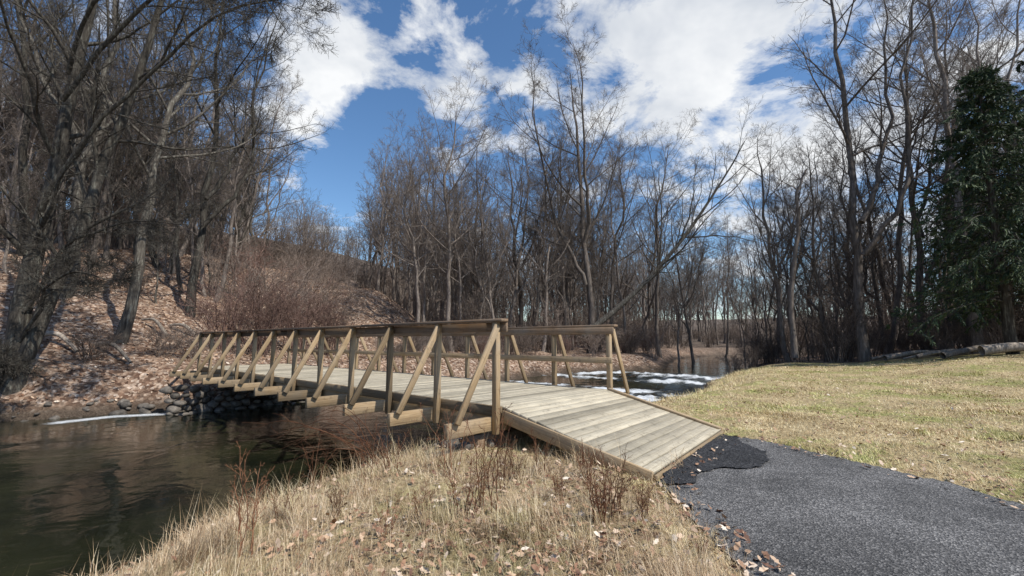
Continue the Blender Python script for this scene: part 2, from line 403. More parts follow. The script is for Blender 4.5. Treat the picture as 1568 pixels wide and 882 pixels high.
rf.build('ramp_frame',M_wood,bridge)
ab=Boxes()
for k in range(3):
    ab.seg(BP(.3,-.3,.03-.19*k),BP(.3,W+.3,.03-.19*k),U3,.2,.18)
ab.build('abutment_timbers',M_rail,bridge)
# ---------------------------------------------------------------- branching
def tubes(P,R,sides):
    n,k=P.shape[:2]
    T=np.gradient(P,axis=1); T/=np.linalg.norm(T,axis=2,keepdims=True)+1e-9
    ref=np.zeros((n,3)); ref[np.arange(n),np.argmin(np.abs(T[:,0]),axis=1)]=1
    Nn=np.cross(T,ref[:,None,:]); Nn/=np.linalg.norm(Nn,axis=2,keepdims=True)+1e-9
    B=np.cross(T,Nn); a=np.arange(sides)*2*np.pi/sides
    V=P[:,:,None]+R[:,:,None,None]*(np.cos(a)[:,None]*Nn[:,:,None]+np.sin(a)[:,None]*B[:,:,None])
    base=(np.arange(n)*k*sides)[:,None,None]+(np.arange(k-1)*sides)[None,:,None]
    j=np.arange(sides); j2=(j+1)%sides
    q=np.stack([base+j,base+j2,base+sides+j2,base+sides+j],-1).reshape(-1,4)
    return V.reshape(-1,3),q
def kids(P,R,c,t0,t1,ang,ratio,rr,k,wob,trop,r,rmin=.004,lmin=0.0,tpow=.55):
    n,kk=P.shape[:2]
    t=t0+(t1-t0)*(np.arange(c)[None]+r.uniform(0,1,(n,c)))/c
    f=np.clip(t*(kk-1),0,kk-1.001); i=f.astype(int); fr=(f-i)[...,None]; ar=np.arange(n)[:,None]
    pos=P[ar,i]*(1-fr)+P[ar,i+1]*fr
    rad=R[ar,i]*(1-fr[...,0])+R[ar,i+1]*fr[...,0]
    T=P[ar,i+1]-P[ar,i]; T/=np.linalg.norm(T,axis=2,keepdims=True)+1e-9
    L=np.linalg.norm(np.diff(P,axis=1),axis=2).sum(1)[:,None]
    ln=np.maximum(L*ratio*(1-tpow*t)*r.uniform(.6,1.25,(n,c)),lmin)
    ref=np.array([.31,.93,.2])+r.normal(0,.05,3)
    A=np.cross(T,ref); A/=np.linalg.norm(A,axis=2,keepdims=True)+1e-9; Bb=np.cross(T,A)
    az=(2.4*np.arange(c)[None]+r.uniform(0,6.28,(n,1))+r.normal(0,.5,(n,c)))[...,None]
    pe=np.cos(az)*A+np.sin(az)*Bb
    an=(ang*r.uniform(.65,1.3,(n,c)))[...,None]
    d=np.cos(an)*T+np.sin(an)*pe
    m=n*c; pos=pos.reshape(m,3); d=d.reshape(m,3); ln=ln.reshape(m); r0=np.maximum(np.minimum(rad*rr,ln[:].reshape(n,c)*.022),rmin).reshape(m)
    Q=np.zeros((m,k,3)); Q[:,0]=pos
    for j in range(1,k):
        d=d+r.normal(0,wob,(m,3)); d[:,2]+=trop; d/=np.linalg.norm(d,axis=1,keepdims=True)
        Q[:,j]=Q[:,j-1]+d*(ln/(k-1))[:,None]
    taper=np.linspace(1,.25,k)[None]
    return Q,np.maximum(r0[:,None]*taper,rmin*.7)
def resample(pts,k,r,wob):
    pts=np.array(pts,float); t=np.linspace(0,1,len(pts)); tt=np.linspace(0,1,k)
    o=np.stack([np.interp(tt,t,pts[:,i]) for i in range(3)],-1)
    for _ in range(2): o[1:-1]=(o[:-2]+2*o[1:-1]+o[2:])/4
    L=np.linalg.norm(pts[-1]-pts[0])
    w=np.cumsum(r.normal(0,wob*L/k,(k,3)),0); w[:,2]*=.2; w-=w[0]; o+=w
    return o
def build_tree(name,mains,levels,mat,seed,rmin=.006):
    r=np.random.default_rng(seed); VV=[];QQ=[];off=0
    def push(P,R,s):
        nonlocal off
        V,q=tubes(P,R,s); VV.append(V); QQ.append(q+off); off+=len(V)
    k=14; P=np.stack([resample(p,k,r,w) for p,_,w in mains]); R=[]
    for (p,(ra,rb),w) in mains:
        tt=np.linspace(0,1,k); rr_=ra*(1-tt)**.8+rb
        rr_*=1+.35*np.exp(-tt*k/1.0)*(p[0][2]<.5)
        R.append(rr_)
    R=np.stack(R); push(P,R,9)
    for li,lv in enumerate(levels):
        P,R=kids(P,R,r=r,rmin=rmin*(1 if li>=2 else 1.5),**lv)
        push(P,R,[6,4,3,3,3][li])
    return mkmesh(name,np.vstack(VV),[np.vstack(QQ)],mat,True)
def forest_tree(seed,H,r0,start,spread,up=.1,mat=M_bark,twig=5,fork=False,lod=False):
    r=np.random.default_rng(seed+100)
    lean=r.normal(0,.05*H,2)
    mains=[([(0,0,-.3),(lean[0]*.2,lean[1]*.2,H*.35),(lean[0]*.8,lean[1]*.8,H*.7),(lean[0],lean[1],H)],(r0,.018),.13)]
    if fork:
        for k in range(2):
            a=r.uniform(0,6.28); z0=H*r.uniform(.2,.42); q=np.array([lean[0]*.3,lean[1]*.3,z0]); dx=np.array([math.cos(a),math.sin(a)])
            mains.append(([tuple(q),(q[0]+dx[0]*H*.09,q[1]+dx[1]*H*.09,z0+H*.2),(q[0]+dx[0]*H*.18,q[1]+dx[1]*H*.18,H*.93)],(r0*.62,.013),.15))
    lv=[dict(c=18 if not fork else 9,t0=start,t1=.97,ang=.85,ratio=spread,rr=.5,k=8,wob=.1,trop=up),
        dict(c=8 if not lod else 6,t0=.15,t1=.97,ang=.75,ratio=.5,rr=.6,k=6 if not lod else 4,wob=.13,trop=.05),
        dict(c=6 if not lod else 5,t0=.12,t1=.97,ang=.75,ratio=.52,rr=.6,k=4 if not lod else 3,wob=.14,trop=.03)]
    if not lod: lv.append(dict(c=twig,t0=.1,t1=.95,ang=.7,ratio=.55,rr=.6,k=3,wob=.14,trop=.02,lmin=.25))
    return build_tree('bare_tree_mesh',mains,lv,mat,seed,rmin=.0065 if not lod else .013)
SPEC=[(1,20,.19,.34,.42,.09,5,False),(2,22,.17,.42,.34,.12,5,False),(3,18,.15,.26,.46,.08,5,True),
     (4,21,.21,.3,.44,.08,5,True),(5,16,.09,.25,.34,.11,4,False),(6,23,.2,.38,.4,.1,5,True),(7,14,.07,.2,.34,.12,4,False)]
VAR=[forest_tree(a,H,r0,st_,sp,up,twig=tw,fork=fk) for a,H,r0,st_,sp,up,tw,fk in SPEC]
LOD=[forest_tree(a+20,H,r0,st_,sp,up,twig=tw,fork=fk,lod=True) for a,H,r0,st_,sp,up,tw,fk in SPEC]
def place(name,me,x,y,sc_=1.0,rot=0,tilt=0,z=None,parent=None,dz=-.1):
    o=bpy.data.objects.new(name,me)
    if z is None: z=float(terrain(np.array([x]),np.array([y]))[0])+dz
    o.location=(x,y,z); o.scale=(sc_,sc_,sc_)
    o.rotation_euler=(tilt,0,rot); return link(o,parent)
def at(px,Y): return (px-784)/692.0*Y
HERO=[(0,182,19,1.0),(5,288,24,.95),(3,90,21,1.0),(1,235,30,.9),(2,350,34,.6),(1,20,24,1.05),
      (3,905,37,1.22),(0,693,35,.93),(2,780,41,1.05),(5,850,48,.9),(4,960,40,1.15),(0,1010,44,1.0),(1,615,52,.85),(3,585,58,.75),
      (2,1062,45,.9),(1,1105,58,.8),(4,745,38,.95),(0,830,36,.7),
      (5,1322,29,1.32),(1,1352,33,1.15),(3,1420,31,1.05),(1,1440,34,1.2),(0,1478,30,1.1),(5,1500,26,1.15),(2,1555,30,1.2),(4,1215,36,.8),(1,1385,38,1.1),(0,1270,42,.8),(4,1160,46,.8),(6,1140,50,.9),
      (5,735,40,.82),(3,800,43,.95),(0,935,42,.95),(2,868,40,.95),(3,655,44,.8),(6,1035,38,.95),(2,990,46,.95),(5,560,62,.62)]
for i,(v,px,Yd,scl) in enumerate(HERO):
    o=place('bare_tree',VAR[v],at(px,Yd),Yd,scl,rot=rng.uniform(0,6.28),tilt=rng.normal(0,.03))
    if px<400:
        o.material_slots[0].link='OBJECT'; o.material_slots[0].material=M_bark2  # left trunks take the dark bark so they look backlit, shade held in colour
lv=[dict(c=13,t0=.22,t1=.97,ang=.85,ratio=.34,rr=.45,k=8,wob=.12,trop=.03),
    dict(c=8,t0=.15,t1=.97,ang=.7,ratio=.5,rr=.6,k=6,wob=.14,trop=.02),
    dict(c=6,t0=.12,t1=.97,ang=.7,ratio=.5,rr=.6,k=4,wob=.15,trop=.0),
    dict(c=4,t0=.1,t1=.95,ang=.65,ratio=.6,rr=.6,k=3,wob=.15,trop=-.03,lmin=.25)]
mains=[([(0,0,-1),(-.1,0,3),(.3,.2,8),(.9,.3,14),(1.4,0,20)],(.31,.03),.05),
       ([(.1,.1,1.0),(.8,.5,4.5),(1.3,1,9),(2.4,1,14),(3.2,1,19)],(.22,.025),.05),
       ([(.25,-.1,6),(2.0,-.5,8.6),(4.5,-.6,11),(7.5,-.8,13.0),(9.5,-1,13.0)],(.075,.01),.1),
       ([(.5,-.1,10),(3.5,-.6,13.5),(7,-1,14.2),(8.8,-1.2,11.8)],(.07,.01),.1),
       ([(.6,-.1,11),(3.0,-1.2,13.8),(6.5,-2.4,13.0),(8.4,-3,10.0)],(.06,.008),.1),
       ([(0,0,1.6),(1.2,-.6,3.2),(2.6,-1,3.9),(4.3,-1.4,3.4)],(.055,.008),.16),
       ([(0,0,2.6),(1.5,-.3,4.9),(3.4,-.6,5.6),(5.6,-.9,5.4)],(.055,.008),.16),
       ([(0,0,.3),(.8,-1,1.3),(1.2,-1.6,.6),(1.6,-2,1.0)],(.05,.008),.25)]
me=build_tree('riverside_tree',mains,lv,M_bark2,77)
place('riverside_tree',me,-16.3,15.0,1.0)
B=PY(893,505,34); pts=[(0,0,-.5)]
for a,b,Yd in ((950,470,33.5),(1010,420,33),(1060,355,32.5),(1100,300,32),(1150,215,32)):
    p=PY(a,b,Yd)-B; pts.append(tuple(p))
lv2=[dict(c=15,t0=.3,t1=.98,ang=.75,ratio=.42,rr=.5,k=8,wob=.13,trop=.1),
    dict(c=7,t0=.15,t1=.97,ang=.7,ratio=.5,rr=.6,k=6,wob=.15,trop=.07),
    dict(c=5,t0=.12,t1=.97,ang=.7,ratio=.5,rr=.6,k=4,wob=.16,trop=.04),
    dict(c=4,t0=.1,t1=.95,ang=.65,ratio=.6,rr=.6,k=3,wob=.16,trop=.02,lmin=.25)]
me=build_tree('leaning_tree',[(pts,(.19,.03),.05)],lv2,M_bark2,31)
o=bpy.data.objects.new('leaning_tree',me); o.location=B; link(o)
B=PY(1215,525,30); pts=[(0,0,-1)]+[tuple(PY(a,b,30)-B) for a,b in ((1210,430),(1222,340),(1213,300),(1232,262))]
me=build_tree('snag_tree',[(pts,(.13,.05),.06)],[dict(c=7,t0=.45,t1=.97,ang=.9,ratio=.28,rr=.5,k=7,wob=.22,trop=.05)]+lv2[1:3],M_bark,35)
o=bpy.data.objects.new('crooked_tree',me); o.location=B; link(o)
def shrub(seed,H,n,spread,mat,c2=6,rmin=.005):
    r=np.random.default_rng(seed); mains=[]
    for i in range(n):
        a=r.uniform(0,6.28); d=r.uniform(.1,1)*spread; b=r.uniform(0,.35)*spread; hh=H*r.uniform(.6,1)
        c,s=math.cos(a),math.sin(a)
        mains.append(([(c*b,s*b,-.1),(c*(b+d*.3),s*(b+d*.3),hh*.5),(c*(b+d*.8),s*(b+d*.8),hh*.9),(c*(b+d*1.2),s*(b+d*1.2),hh*r.uniform(.75,1.05))],(.011*H/2,.004),.2))
    lv=[dict(c=9,t0=.15,t1=.97,ang=.6,ratio=.42,rr=.6,k=5,wob=.15,trop=.04),
        dict(c=c2,t0=.1,t1=.95,ang=.7,ratio=.5,rr=.7,k=3,wob=.2,trop=.02,lmin=.15)]
    return build_tree('shrub_mesh',mains,lv,mat,seed,rmin=rmin)
SH=[shrub(51,3.2,24,1.7,M_shrub,6),shrub(52,2.4,16,1.5,M_shrubd,4,.007),shrub(53,4.2,14,1.8,M_shrubd,5,.007)]
for px,Yd,v,s_ in ((340,21,0,1.0),(400,22,0,1.15),(455,24,0,1.1),(500,25,0,.9),(370,25,2,.95),(430,27,2,1.0),(250,18.5,1,.6),(140,17,1,.55),
    (320,28,2,.9),(380,30,0,1.2),(480,32,2,1.0),(200,24,1,.7),(110,23,1,.7),(460,29,0,1.1),(410,26,1,1.2),(300,19,1,.6)):
    place('thicket_shrub',SH[v],at(px,Yd),Yd,s_,rng.uniform(0,6.28))
woods=empty('distant_woods')
def cand(n,rmin,rmax,half=62,power=1.0,a0=None):
    u=rng.uniform(0,1,n)**power; r=rmin+(rmax-rmin)*u; a=np.radians(rng.uniform(-half if a0 is None else a0,half,n))
    return r*np.sin(a),r*np.cos(a)
def ok_filter(x,y,dfar,rnear):
    h,ins,far,dN,dF,ip,dp=terrain(x,y,True); r=np.hypot(x,y)
    spur=(np.abs(x+11.5)<3.5)&(np.abs(y-38)<8)
    good=np.where(far,(dF>dfar),(r>rnear)&(x>0)&(dN>1.5))&~ins&~spur
    return good,h
def gapscale(x,y):
    px=784+692*x/y
    return np.where((px>390)&(px<560),np.where(y<55,0,.62),1.0)
x,y=cand(520,32,85,57,.9); gd,hh=ok_filter(x,y,5,38)
for xx,yy,z in zip(x[gd],y[gd],hh[gd]):
    gs=float(gapscale(xx,yy))
    if gs==0: continue
    v=int(rng.integers(0,7)); far_=math.hypot(xx,yy)>44
    place('woodland_tree',(LOD if far_ else VAR)[v],xx,yy,rng.uniform(.5,.92)*gs*(.9 if xx>10 else 1),rng.uniform(0,6.28),rng.normal(0,.04),z=z-.1,parent=woods)
x,y=cand(380,80,170,54,.9); gd,hh=ok_filter(x,y,5,38)
for xx,yy,z in zip(x[gd],y[gd],hh[gd]):
    place('woodland_tree',LOD[int(rng.integers(0,7))],xx,yy,rng.uniform(.6,.95)*(.7 if float(gapscale(xx,yy))<1 else 1),rng.uniform(0,6.28),rng.normal(0,.03),z=z-.1,parent=woods)
x,y=cand(190,58,135,42,.9,-8); gd,hh=ok_filter(x,y,3,38)
for xx,yy,z in zip(x[gd],y[gd],hh[gd]):
    place('woodland_tree',LOD[int(rng.integers(0,7))],xx,yy,rng.uniform(.55,.9),rng.uniform(0,6.28),rng.normal(0,.03),z=z-.1,parent=woods)
x=rng.uniform(-48,-10,46); y=rng.uniform(20,45,46); gd,hh=ok_filter(x,y,6,38)
for xx,yy,z in zip(x[gd],y[gd],hh[gd]):
    if float(gapscale(xx,yy))==0: continue
    v=[4,6,1,2][int(rng.integers(0,4))]; o=place('woodland_tree',VAR[v],xx,yy,rng.uniform(.5,.85),rng.uniform(0,6.28),rng.normal(0,.05),z=z-.1,parent=woods)
    o.material_slots[0].link='OBJECT'; o.material_slots[0].material=M_bark2  # left hillside trunks share the dark bark, backlit shade put into colour
brush=empty('woodland_underbrush')
x,y=cand(560,30,120,56,.9); gd,hh=ok_filter(x,y,2.0,37.5); gd&=~((x<-12)&(y<34))
for xx,yy,z in zip(x[gd],y[gd],hh[gd]):
    v=int(rng.integers(1,3)); place('underbrush',SH[v],xx,yy,rng.uniform(.6,1.25),rng.uniform(0,6.28),z=z-.1,parent=brush)
for i in range(34):
    a=math.radians(rng.uniform(26,52)); r=rng.uniform(37,42); xx,yy=r*math.sin(a),r*math.cos(a)
    place('underbrush',SH[int(rng.integers(1,3))],xx,yy,rng.uniform(.4,.8),rng.uniform(0,6.28),parent=brush)
for i in range(34):
    t=rng.uniform(0,1); xx=np.interp(t,[0,.5,1],[-8,1,12]); yy=np.interp(t,[0,.5,1],[23,32,37])+rng.uniform(.5,5)
    place('underbrush',SH[int(rng.integers(0,3))],xx,yy,rng.uniform(.35,.65),rng.uniform(0,6.28),parent=brush)
# ---------------------------------------------------------------- conifer
def conifer(seed,H,Rb):
    r=np.random.default_rng(seed); tr=resample([(0,0,-.3),(0,0,H*.5),(0,0,H)],14,r,.03)[None]
    R=np.linspace(.28,.02,14)[None]; V,q=tubes(tr,R,8); nb=135
    t=np.linspace(.16,.98,nb)+r.normal(0,.008,nb); t=np.clip(t,.1,.985); az=np.arange(nb)*2.4+r.normal(0,.5,nb); L=Rb*(1-t)**.65*r.uniform(.4,1.2,nb)+.3
    k=8; P=np.zeros((nb,k,3)); P[:,0,2]=t*H; f=np.linspace(0,1,k)
    for j in range(k):
        P[:,j,0]=np.cos(az)*L*f[j]; P[:,j,1]=np.sin(az)*L*f[j]; P[:,j,2]=t*H+L*(.12*f[j]-.42*f[j]**2)
    P+=r.normal(0,.06,P.shape); RR=np.linspace(.045,.008,k)[None].repeat(nb,0)
    V2,q2=tubes(P,RR,4)
    P3,R3=kids(P,RR,11,.12,.98,.9,.32,.5,4,.12,-.14,r); V3,q3=tubes(P3,R3,3)
    trunk=(np.vstack([V,V2,V3]),np.vstack([q,q2+len(V),q3+len(V)+len(V2)]))
    def spray(P,c,ln,wd):
        n,kk=P.shape[:2]; f=r.uniform(.05,.999,(n,c))*(kk-1); i=f.astype(int); fr=(f-i)[...,None]; ar=np.arange(n)[:,None]
        pos=(P[ar,i]*(1-fr)+P[ar,i+1]*fr).reshape(-1,3); T=(P[ar,i+1]-P[ar,i]).reshape(-1,3); T/=np.linalg.norm(T,axis=1,keepdims=True)
        d=T*.9+r.normal(0,.4,T.shape); d[:,2]-=.45; d/=np.linalg.norm(d,axis=1,keepdims=True)
        sd=np.cross(d,r.normal(0,1,d.shape)); sd/=np.linalg.norm(sd,axis=1,keepdims=True)
        l=(ln*r.uniform(.5,1.3,len(d)))[:,None]; w=wd
        return np.stack([pos-sd*w*.3,pos+d*l*.5-sd*w,pos+d*l,pos+d*l*.5+sd*w],1)
    S=np.vstack([spray(P3,34,.28,.024),spray(P,60,.32,.024)])
    return trunk,S
(tV,tq),S=conifer(5,17,5.6)
tm=mkmesh('trunk',tV,[tq],M_bark2,True); nm=mkmesh('needles',S.reshape(-1,3),[np.arange(len(S)*4).reshape(-1,4)],M_needle)
for px,Yd,s_ in ((1548,23,.92),(1490,34,.85),(1670,25,1.1)):
    e=empty('spruce_tree'); obj('trunk',tm,e); obj('needles',nm,e)
    e.location=(at(px,Yd),Yd,float(terrain(np.array([at(px,Yd)]),np.array([float(Yd)]))[0])); e.scale=(s_,)*3; e.rotation_euler=(0,0,rng.uniform(0,6))
# ---------------------------------------------------------------- logs
def log(a,b,r0,r1,Y,name='fallen_log',ang=0):
    r=np.random.default_rng(int(a)); x0=at(a,Y); y1=Y+r.uniform(-.8,.8); x1=at(b,y1)
    z0=float(terrain(np.array([x0]),np.array([float(Y)]))[0])+r0+.04; z1=float(terrain(np.array([x1]),np.array([y1]))[0])+r1+.08
    P=resample([(x0,Y,z0),((x0+x1)/2,(Y+y1)/2,max(z0,z1)+.05),(x1,y1,z1)],10,r,.02)[None]
    V,q=tubes(P,np.linspace(r0,r1,10)[None],8); obj(name,mkmesh(name,V,[q],M_log,True))
log(1352,1450,.15,.09,26.5); log(1400,1500,.12,.07,25.5); log(1440,1560,.17,.12,24); log(1500,1600,.26,.2,23); log(1480,1380,.08,.05,25); log(1330,1420,.1,.05,28)
log(150,205,.1,.05,18); log(255,215,.09,.05,21); log(60,120,.12,.06,17.5); log(300,260,.1,.06,22)
# ---------------------------------------------------------------- rocks
import bmesh
def rocks(name,pts,sizes,seed):
    r=np.random.default_rng(seed); bm=bmesh.new(); bmesh.ops.create_icosphere(bm,subdivisions=2,radius=1)
    V0=np.array([v.co[:] for v in bm.verts]); F0=np.array([[v.index for v in f.verts] for f in bm.faces]); bm.free()
    VV=[];FF=[];o=0
    for p,s_ in zip(pts,sizes):
        d=np.zeros(len(V0))
        for _ in range(7):
            a=r.normal(0,1,3); a/=np.linalg.norm(a); d=np.minimum(d,(.55+r.uniform(0,.25))-V0@a)
        V=V0*(1+np.minimum(d,0)[:,None]*.9)+r.normal(0,.025,V0.shape)
        a=r.uniform(0,6.28); c,s=math.cos(a),math.sin(a)
        V=V*np.array([1,r.uniform(.6,.95),r.uniform(.45,.75)]); V=np.stack([V[:,0]*c-V[:,1]*s,V[:,0]*s+V[:,1]*c,V[:,2]],-1)*s_+p
        VV.append(V); FF.append(F0+o); o+=len(V)
    obj(name,mkmesh(name,np.vstack(VV),[np.vstack(FF)],M_rock))
pts=[];sz=[]
def strew(fn,n,a,b):
    for _ in range(n):
        x,y=fn(); z=float(terrain(np.array([x]),np.array([y]))[0]); s_=a+(b-a)*rng.uniform()**2
        pts.append((x,y,z+s_*.15)); sz.append(s_)
def along(L,w):
    def f():
        i=rng.integers(0,len(L)-1); t=rng.uniform(); p=L[i]*(1-t)+L[i+1]*t; return p[0]+rng.normal(0,w),p[1]+rng.normal(0,w)
    return f
strew(along(np.array([(-3.0,8.0),(-1.0,9.6),(.4,11.0),(2.5,13.5)]),.5),160,.07,.26)
strew(along(np.array([(-13.4,15.2),(-11,16.4),(-9.8,17.5),(-8,20)]),.4),170,.08,.26)
strew(along(np.array([BP(.6,-.6,0)[:2],BP(.9,W,0)[:2]]),.3),110,.05,.17)
strew(along(np.array([(3,19),(6,22),(5,27),(9,27),(10,31)]),.9),70,.1,.32)
strew(along(np.array([(-24,4),(-16.4,13.2),(-13.4,15.2)]),.25),120,.04,.16)
rocks('creek_rocks',np.array(pts),sz,9)
pts=[];sz=[]
for k in range(5):
    for j in range(15):
        p=BP(LB-1.25+.12*k+rng.normal(0,.07),-1.1+j*.36+rng.normal(0,.06)+.18*(k%2),-.98+.2*k+rng.normal(0,.03)); pts.append(p); sz.append(rng.uniform(.15,.27))
rocks('stone_abutment',np.array(pts),sz,19)
# ---------------------------------------------------------------- grass / leaves
BR=np.array([BP(-.1,-.05,0)[:2],BP(-.1,W+.05,0)[:2],B1[:2]+np.array([.02,.02]),B0[:2]+np.array([0,-.03])])
def blades(name,x,y,ln,wd,lean,mat,green,seed):
    r=np.random.default_rng(seed); n=len(x); z=terrain(x,y)
    az=r.uniform(0,6.28,n)*.6+2.5*wn(x*.9,y*.9); d=np.stack([np.cos(az),np.sin(az),np.zeros(n)],-1)
    sd=np.stack([-np.sin(az),np.cos(az),np.zeros(n)],-1)*wd[:,None]
    b=np.stack([x,y,z-.01],-1); le=lean*r.uniform(.5,1.2,n)
    m=b+d*(ln*.45*np.sin(le*.7))[:,None]; m[:,2]+=ln*.55*np.cos(le*.7)
    t=m+d*(ln*.5*np.sin(le*1.35))[:,None]; t[:,2]+=ln*.5*np.cos(le*1.35)
    t[:,2]=np.maximum(t[:,2],z+.01)
    V=np.stack([b-sd,b+sd,m+sd*.7,m-sd*.7,t],1).reshape(-1,3)
    o=np.arange(n)[:,None]*5
    obj(name,mkmesh(name,V,[o+np.array([[0,1,2,3]]),o+np.array([[3,2,4]])],mat,attrs={'green':np.repeat(green,5)}))
def polar(n,r0,r1,a0,a1,seed):
    r=np.random.default_rng(seed); rr_=np.exp(r.uniform(math.log(r0),math.log(r1),n)); a=np.radians(r.uniform(a0,a1,n)); return rr_*np.sin(a),rr_*np.cos(a)
def filt(x,y,edge=.03):
    h,ins,far,dN,dF,ip,dp=terrain(x,y,True)
    br=inside(x,y,BR)|(inside(x,y,np.array([BP(0,0,0)[:2],BP(0,W,0)[:2],BP(LB,W,0)[:2],BP(LB,0,0)[:2]])))
    k=~ins&~far&~(ip&(dp>edge))&~br&(dN>.35)
    return k,ip,dp,dN
x,y=polar(200000,2.2,34,8,60,1); k,ip,dp,dN=filt(x,y,.07); k&=(x>1.2); x,y=x[k],y[k]; rr_=np.hypot(x,y)
cl=wn(x*1.2,y*1.2)+.5*wn(x*3.7,y*3.1)
r=np.random.default_rng(3); ln=r.uniform(.03,.09,len(x))*(1+1.8*np.clip(cl-.25,0,.8)); wd=np.maximum(.0022,rr_*.00045)
k2=r.uniform(0,1,len(x))<np.where(cl<-.3,.5,1)
blades('field_grass',x[k2],y[k2],ln[k2],wd[k2],np.full(k2.sum(),1.3),M_grass,np.ones(k2.sum()),5)
x,y=polar(240000,1.3,16,-72,26,2); k,ip,dp,dN=filt(x,y,.08); k&=~((x>1.3)&(y>6)); x,y=x[k],y[k]; rr_=np.hypot(x,y)
cl=wn(x*2.1,y*2.1)+.4*wn(x*6,y*6); r=np.random.default_rng(4); ln=r.uniform(.06,.22,len(x))*(1+.9*(cl>.35)); wd=np.maximum(.0016,rr_*.00036)
k2=r.uniform(0,1,len(x))<np.where(cl<-.3,.5,1)
le=np.where(cl>.35,1.35,2.15)+r.normal(0,.3,len(x)); up_=r.uniform(0,1,len(x))<.06; le=np.where(up_,.5,le); ln=np.where(up_,ln*1.4,ln)
blades('dry_bank_grass',x[k2],y[k2],ln[k2],wd[k2],le[k2],M_thatch,np.full(k2.sum(),.6),6)
x=rng.uniform(3,16,22000); y=rng.uniform(11,34,22000); h,ins,far,dN,dF,ip,dp=terrain(x,y,True); k=~ins&~far&(dN<2.2)&(dN>.1)
blades('creekside_grass',x[k],y[k],rng.uniform(.1,.28,k.sum()),np.full(k.sum(),.006),np.full(k.sum(),1.0),M_grass,np.full(k.sum(),.7),7)
def leaves(name,x,y,size,zoff,seed,tilt=.5,mat=None):
    r=np.random.default_rng(seed); n=len(x); z=terrain(x,y)+zoff
    az=r.uniform(0,6.28,n); nrm=np.stack([r.normal(0,tilt,n),r.normal(0,tilt,n),np.ones(n)],-1); nrm/=np.linalg.norm(nrm,axis=1,keepdims=True)
    a=np.stack([np.cos(az),np.sin(az),np.zeros(n)],-1); a-=nrm*(a*nrm).sum(1,keepdims=True); a/=np.linalg.norm(a,axis=1,keepdims=True); b=np.cross(nrm,a)
    prof=[(-1,0),(-.45,.5),(.1,.42),(.2,.75),(.55,.3),(1.1,0),(.55,-.3),(.2,-.7),(.1,-.4),(-.45,-.5)]
    c=np.stack([x,y,z],-1); V=[]
    curl=r.uniform(-.1,.7,n)
    for (p,q_) in prof:
        V.append(c+(a*p+b*q_*.8+nrm*((abs(q_)**1.5+.3*p*p)*curl)[:,None])*size[:,None])
    V=np.stack(V,1).reshape(-1,3); o=np.arange(n)[:,None]*10
    obj(name,mkmesh(name,V,[o+np.array([[0,1,9]]),o+np.array([[1,2,8,9]]),o+np.array([[2,3,7,8]]),o+np.array([[3,4,6,7]]),o+np.array([[4,5,6]])],mat or M_leaf))
x,y=polar(15000,1.6,12,-60,34,8); k,ip,dp,dN=filt(x,y,.3); cl=wn(x*1.4+3,y*1.4); dc=np.hypot((x-.7)*.8,y-4.0)
k&=(rng.uniform(0,1,len(x))<(np.where(cl>.1,.35,.1)+.45*(1-ss(.6,2.6,dc))))&~((x>2.4)&~ip); x,y=x[k],y[k]
leaves('fallen_leaves',x,y,rng.uniform(.018,.046,len(x)),rng.uniform(.02,.08,len(x)),2)
x,y=polar(4500,3,22,14,58,18); k,ip,dp,dN=filt(x,y,.3); k&=(x>2.4)&(rng.uniform(0,1,len(x))<np.where(dp<.8,1,.5)); x,y=x[k],y[k]
leaves('field_leaves',x,y,rng.uniform(.02,.045,len(x)),rng.uniform(.02,.06,len(x)),12)
x=rng.uniform(-50,-4,90000); y=rng.uniform(8,48,90000); h,ins,far,dN,dF,ip,dp=terrain(x,y,True); k=far&(dF>.3)&(rng.uniform(0,1,len(x))<.45)
x,y=x[k],y[k]; leaves('hillside_leaf_litter',x,y,rng.uniform(.04,.085,len(x)),rng.uniform(.0,.06,len(x)),3,.7,M_leaf2)
# ---------------------------------------------------------------- dead weeds in foreground
def weed(seed,H,n,sp,mat=M_weed,c=7):
    r=np.random.default_rng(seed); mains=[]
    for i in range(n):
        a=r.uniform(0,6.28); b=r.uniform(0,sp*.3); d=r.uniform(.1,1)*sp; hh=H*r.uniform(.5,1); cs,sn=math.cos(a),math.sin(a)
        mains.append(([(cs*b,sn*b,-.03),(cs*(b+d*.2),sn*(b+d*.2),hh*.5),(cs*(b+d*.7),sn*(b+d*.7),hh)],(.0035,.001),.15))
    lv=[dict(c=c,t0=.25,t1=.97,ang=.7,ratio=.3,rr=.6,k=5,wob=.14,trop=.05),dict(c=4,t0=.2,t1=.95,ang=.7,ratio=.4,rr=.7,k=3,wob=.2,trop=.03)]
    return build_tree('dead_weed_mesh',mains,lv,mat,seed,rmin=.0011)
WD=[weed(61,.75,6,.18),weed(62,.6,9,.3),weed(63,.5,12,.28),weed(64,.9,5,.5)]
for px,py,v,s_ in ((745,792,0,1.3),(708,800,1,1.0),(925,812,2,1.15),(940,790,1,.95),(375,862,0,1.0),(690,735,3,1.0),(560,745,3,.9),(600,722,1,.9),(860,775,2,.7),(980,800,2,.7),(640,800,2,.7),(480,740,3,.85),(430,800,1,.7),(790,745,2,.8),(900,745,2,.8),(1070,862,2,.4),(520,800,2,.6),(590,830,1,.5),(770,760,0,.9),(830,735,1,.8)):
    p=PZ(px,py,-.05); place('dead_weed',WD[v],p[0],p[1],s_,rng.uniform(0,6.28),dz=0)
bm_=[]
r=np.random.default_rng(5)
